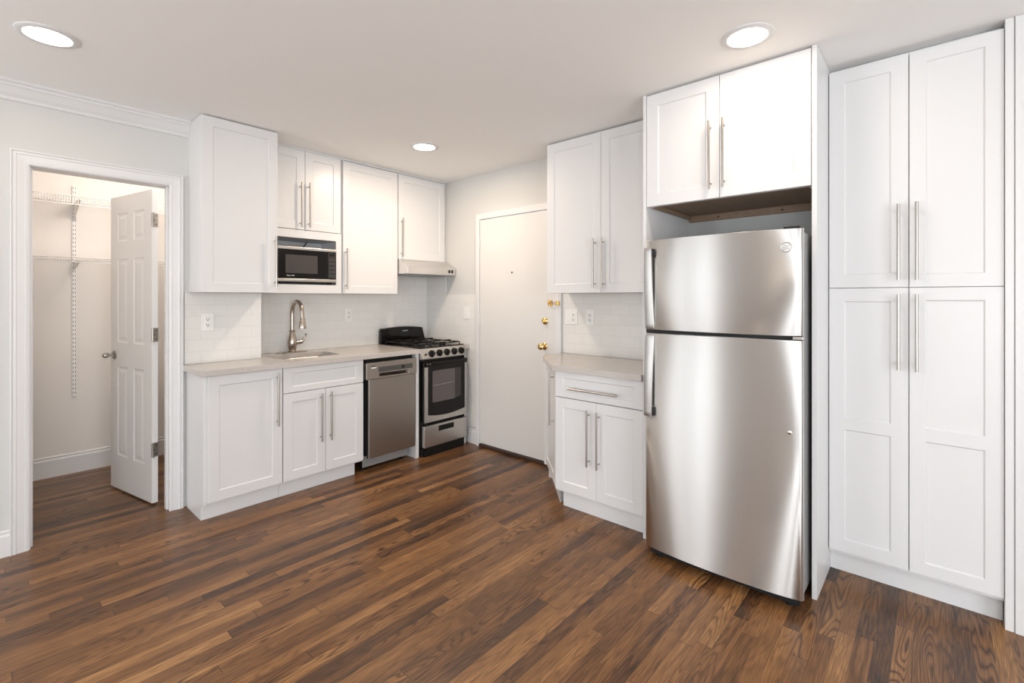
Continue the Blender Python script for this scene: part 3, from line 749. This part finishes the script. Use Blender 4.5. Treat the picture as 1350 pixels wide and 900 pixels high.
# ------------------------------------------------------------------ right run (faces look towards -x); local x = y0 - y
def rthing(name, label, cat, x, y, z=0, group=None): return thing(name, label, cat, (x, y, z), -PI/2, group)
BXF = 2.493
t_ = rthing('base_cabinet', 'white base cabinet with drawer over two doors beside the refrigerator', 'cabinet', BXF, 1.839)
mb = MB(); mb.box(0, .0205, .1, .611, WX-BXF-.004, .875); mb.box(.03, .055, 0, .611, WX-BXF-.01, .1)
mb.done('body', 'cab', t_, bevel=.0008)
box(.03, .049, 0, .611, .055, .1).done('toe_kick', 'cab', t_)
shaker(t_, 'drawer', .002, .712, .606, .160, ('h', .118, .462, .774))
shaker(t_, 'door', .002, .116, .302, .590, ('v', .257, .319, .661))
shaker(t_, 'door', .306, .116, .302, .590, ('v', .326, .317, .658))
# angled end unit: triangle in plan with one narrow door
ac = thing('base_cabinet', 'angled white end base cabinet with one narrow door beside entry door', 'cabinet', (2.498, 1.845, 0), PI/4)
# diagonal runs from (2.498,1.845) to (2.84,2.187): local x along it, local y into the cabinet is towards +x,-y => use mesh in world minus transform
ac.rotation_euler = (0,0,0)
pw_ = [(.022,-.002),(.34,.316),(.34,.350),(WX-2.498-.004,.350),(WX-2.498-.004,-.002)]
mb = MB(); mb.prism_z(pw_, .1, .875); pk = [(.06,-.0),(.37,.30),(.37,.33),(WX-2.498-.01,.33),(WX-2.498-.01,0)]; mb.prism_z(pk, 0, .1)
mb.done('body', 'cab', ac, bevel=.0008)
dl = .455
dd = panelled(dl, .756, .019, [(.055,.055,dl-.055,.701)]).done('door', 'cab', ac, (.345,.339,.116), (0,0,math.radians(-135)), bevel=.0012)
mb = MB(); xh = dl-.035
mb.tube([(xh,-.032,.386),(xh,-.032,.733)], .006, 14)
for z in (.416,.703): mb.tube([(xh,-.028,z),(xh,0,z)], .0045, 10)
mb.done('handle', 'nickel', dd, smooth=True)['label'] = 'brushed nickel bar handle'
ct = MB(); ct.prism_z([(2.465,1.2275),(2.465,1.843),(2.80,2.178),(2.86,2.205),(WX-.036,2.226) if False else (3.035,2.19),(WX-.0095,2.19),(WX-.0095,1.2275)], .876, .912)
tag(ct.done('countertop', 'quartz', bevel=.0015), 'grey quartz countertop with clipped corner beside the refrigerator', 'countertop')
# upper right
t_ = rthing('wall_cabinet', 'white two-door wall cabinet above the counter beside the entry door', 'cabinet', 2.794, 2.137, Z0)
box(0, .0195, 0, .909, WX-2.794-.002, CEIL-Z0-.004).done('body', 'cab', t_, bevel=.0008)
shaker(t_, 'door', .002, 0, .450, CEIL-Z0-.012, ('v', .412, .029, .367), st=.062)
shaker(t_, 'door', .455, 0, .451, CEIL-Z0-.012, ('v', .477, .028, .367), st=.062)
# alcove panels
tag(box(2.485, 1.2075, 0, WX-.0, 1.2265, CEIL-.002).done('end_panel', 'cab', bevel=.001), 'tall white panel on the counter side of the refrigerator', 'panel')
tag(box(2.485, .397, 0, WX-.0, .4165, CEIL-.002).done('end_panel', 'cab', bevel=.001), 'tall white panel between refrigerator and pantry', 'panel')
# over-fridge cabinet
t_ = rthing('wall_cabinet', 'white two-door cabinet above the refrigerator with raw wood underside', 'cabinet', 2.485, 1.2065, 1.846)
OW = 1.2065-.4175; OD = WX-2.485-.002; OH = CEIL-1.846-.004
mb = MB(); mb.box(0,.0195,0,.016,OD,OH); mb.box(OW-.016,.0195,0,OW,OD,OH); mb.box(.016,.0195,OH-.016,OW-.016,OD,OH); mb.box(.016,.0195,0,OW-.016,.035,.045)
mb.done('body', 'cab', t_, bevel=.0008)
mb = MB(); mb.box(.016,.035,.018,OW-.016,OD,.030); mb.box(.016,OD-.018,-.022,OW-.016,OD,.018); mb.box(.016,.035,-.004,.030,OD-.018,.018)
br_ = mb.done('bottom_board', 'rawwood', t_); br_['label'] = 'raw brown wood bottom board and rail'
for x in (.2, .55): MB().lathe([(0,0),(.005,0),(.005,.001),(0,.001)], (x,OD-.018,-.003), 'y', 10).done('screw', 'dark', br_)
shaker(t_, 'door', .002, .0, .389, OH-.006, ('v', .350, .044, .387), st=.065)
shaker(t_, 'door', .3935, .0, .3935, OH-.006, ('v', .4165, .046, .386), st=.065)
# alcove back (old wall paint)
tag(box(WX-.004, .4165, .0, WX-.0005, 1.2075, 1.82).done('alcove_board', 'oldpaint'), 'grey painted back of the refrigerator alcove', 'panel')

# pantry
PX = 2.784
t_ = rthing('pantry_cabinet', 'tall white four-door pantry cabinet right of the refrigerator', 'cabinet', PX, .3965)
PWD = .3965+.206
mb = MB(); mb.box(0,.0195,.1,PWD+.0005,WX-PX-.002,CEIL-.0285); mb.box(0,.066,0,PWD,WX-PX-.002,.1)
mb.done('body', 'cab', t_, bevel=.0008)
box(0,.060,0,PWD,.066,.1).done('toe_kick', 'cab', t_)
box(0,.060,CEIL-.0275,PWD,.07,CEIL-.003).done('top_filler', 'cab', t_)
x1 = .3965-.0945; x2 = .3965-.0915
zs_ = 1.389
shaker(t_, 'door', .003, zs_+.0015, x1-.003, CEIL-.028-zs_-.004, ('v', .2685, 1.423, 1.764), st=.062)
shaker(t_, 'door', x2, zs_+.0015, PWD-x2-.0003, CEIL-.028-zs_-.004, ('v', .3315, 1.421, 1.766), st=.055)
shaker(t_, 'door', .003, .118, x1-.003, zs_-.0015-.118, ('v', .2685, 1.017, 1.357), rail=(.709,.767), st=.062)
shaker(t_, 'door', x2, .118, PWD-x2-.0003, zs_-.0015-.118, ('v', .3315, 1.015, 1.358), rail=(.709,.767), st=.055)
# painted filler / door jamb right of the pantry, in front of the right wall
f_ = MB(); f_.box(PX-.012, -.234, .0, RX+.02, -.2075, CEIL-.001)
struct(f_.done('trim_6', 'trim', bevel=.001))
f_ = MB(); f_.box(PX-.018, -.420, .0, PX-.001, -.2355, CEIL-.001); struct(f_.done('trim_7', 'trim', bevel=.002))

# ------------------------------------------------------------------ refrigerator
FRX = 2.345; fy1 = 1.143; FW = .721
fr = rthing('refrigerator', 'stainless top-freezer refrigerator standing in the white alcove', 'refrigerator', FRX, fy1)
box(.010, .012, .05, FW-.010, .68, 1.630).done('cabinet_body', 'greymetal', fr, bevel=.004)
def bowed(x0, x1, z0, z1, bulge, y1, n=28, edge=.010):
    prof = []
    for k in range(n+1):
        u = k/n; x = x0+(x1-x0)*u
        s = 1-(2*u-1)**2
        e = min(u, 1-u)*(x1-x0)
        rr = edge - math.sqrt(max(edge**2-(edge-min(e, edge))**2, 0))
        prof.append((x, -bulge*s + rr))
    xs_extra = []
    pts = [(x1, y1), (x0, y1)]
    return prof + pts
def door_mesh(z0, z1):
    mb = MB(); bm = mb.bm
    us = [0, .002, .005, .009, .014, .02] + [.02+.96*k/26 for k in range(1, 26)] + [.98, .986, .991, .995, .998, 1]
    edge = .014; prof = []
    for u in us:
        x = FW*u; e = min(u, 1-u)*FW
        rr = edge - math.sqrt(max(edge**2-(edge-min(e, edge))**2, 0))
        prof.append((x, -.030*(1-(2*u-1)**2)**.8 + rr - .008))
    prof += [(FW, -.0+.006), (0, .006)]
    mb.prism(prof, lambda p: (p[0],p[1],z0), lambda p: (p[0],p[1],z1)); return mb
dF = door_mesh(1.178, 1.640).done('freezer_door', 'steel', fr, bevel=.003, smooth=True)
dR = door_mesh(.052, 1.160).done('refrigerator_door', 'steel', fr, bevel=.003, smooth=True)
box(.004, .007, .056, FW-.004, .013, 1.63).done('door_gasket', 'rubber', fr)
box(.01, .002, 1.156, FW-.03, .012, 1.180).done('center_rail', 'rubber', fr)
# handles: tall flat bars bowed away from the doors
def fhandle(parent, za, zb_, free):
    """bar fixed flush at za (by the split), standing off towards zb_"""
    mb = MB(); bm = mb.bm; n_ = 18; rows = []
    for k in range(n_+1):
        u = k/n_; z = za+(zb_-za)*u
        off = .026 + .016*math.sin(min(u*1.25, 1)*PI/2)
        xr = .060-.010*u
        p = [(.009, -off+.010), (.011, -off), (xr-.004, -off-.003), (xr, -off+.001), (xr, -off+.014), (.012, -off+.016)]
        rows.append([bm.verts.new((x, y, z)) for x, y in p])
    m_ = len(rows[0])
    for a_, b2 in zip(rows, rows[1:]):
        for k in range(m_): bm.faces.new((a_[k], a_[(k+1)%m_], b2[(k+1)%m_], b2[k]))
    bm.faces.new(rows[0]); bm.faces.new(rows[-1][::-1])
    s = 1 if zb_ > za else -1
    mb.box(.013, -.038, min(zb_, zb_-s*.05), .052, -.004, max(zb_, zb_-s*.05))
    mb.box(.011, -.026, min(za, za+s*.03), .056, -.004, max(za, za+s*.03))
    h = mb.done('handle', mat('handle_steel', (.44,.43,.415), .38, 1), parent, bevel=.002, smooth=True); h['label'] = 'flat stainless bar handle'
    box(.050, -.036, min(zb_-s*.048, zb_-s*.004), .058, -.010, max(zb_-s*.048, zb_-s*.004)).done('handle_cap', 'rubber', h, bevel=.002)
    return h
fhandle(dF, 1.185, 1.598, 1); fhandle(dR, 1.152, .735, -1)
# badge ring and monogram, lock plug
lg = MB(); n_ = 32; rr = .0205
cx_, cz_ = FW-.062, 1.560
yb_ = -.030*(1-(2*cx_/FW-1)**2)**.8-.008
pts = [(cx_+rr*math.cos(2*PI*k/n_), yb_-.0015, cz_+rr*math.sin(2*PI*k/n_)) for k in range(n_+1)]
lg.tube(pts, .0022, 8, cap=False); lg.done('logo_ring', 'chrome', dF, smooth=True)
lettering('logo_monogram', 'GE', .024, 'chrome', dF, (cx_, yb_-.0015, cz_), (PI/2,0,math.radians(9)))
xq = FW-.050; yq = -.030*(1-(2*xq/FW-1)**2)**.8-.008
MB().lathe([(0,0),(.009,0),(.009,.003),(.006,.005),(0,.005)], (xq, yq+.001, .765), 'y', 18).done('screw_cap', 'chrome', dR, smooth=True)
mb = MB(); mb.box(FW-.075, -.012, 1.640, FW-.012, .05, 1.650); mb.done('hinge_cover', 'rubber', fr, bevel=.003)
mb = MB(); mb.box(FW-.04, -.012, 1.162, FW-.002, .02, 1.176); mb.done('middle_hinge', 'chrome', fr, bevel=.002)
box(.02, .02, .012, FW-.02, .06, .052).done('toe_grille', 'rubber', fr)
for x in (.06, FW-.06): MB().lathe([(0,0),(.016,0),(.016,.008),(.007,.012),(.007,.05),(0,.05)], (x, .035, 0), 'z', 14).done('leveling_foot', 'rubber', fr, smooth=True)
for x in (.06, FW-.06): MB().lathe([(0,0),(.016,0),(.016,.008),(.007,.012),(.007,.05),(0,.05)], (x, .60, 0), 'z', 14).done('roller_foot', 'rubber', fr, smooth=True)
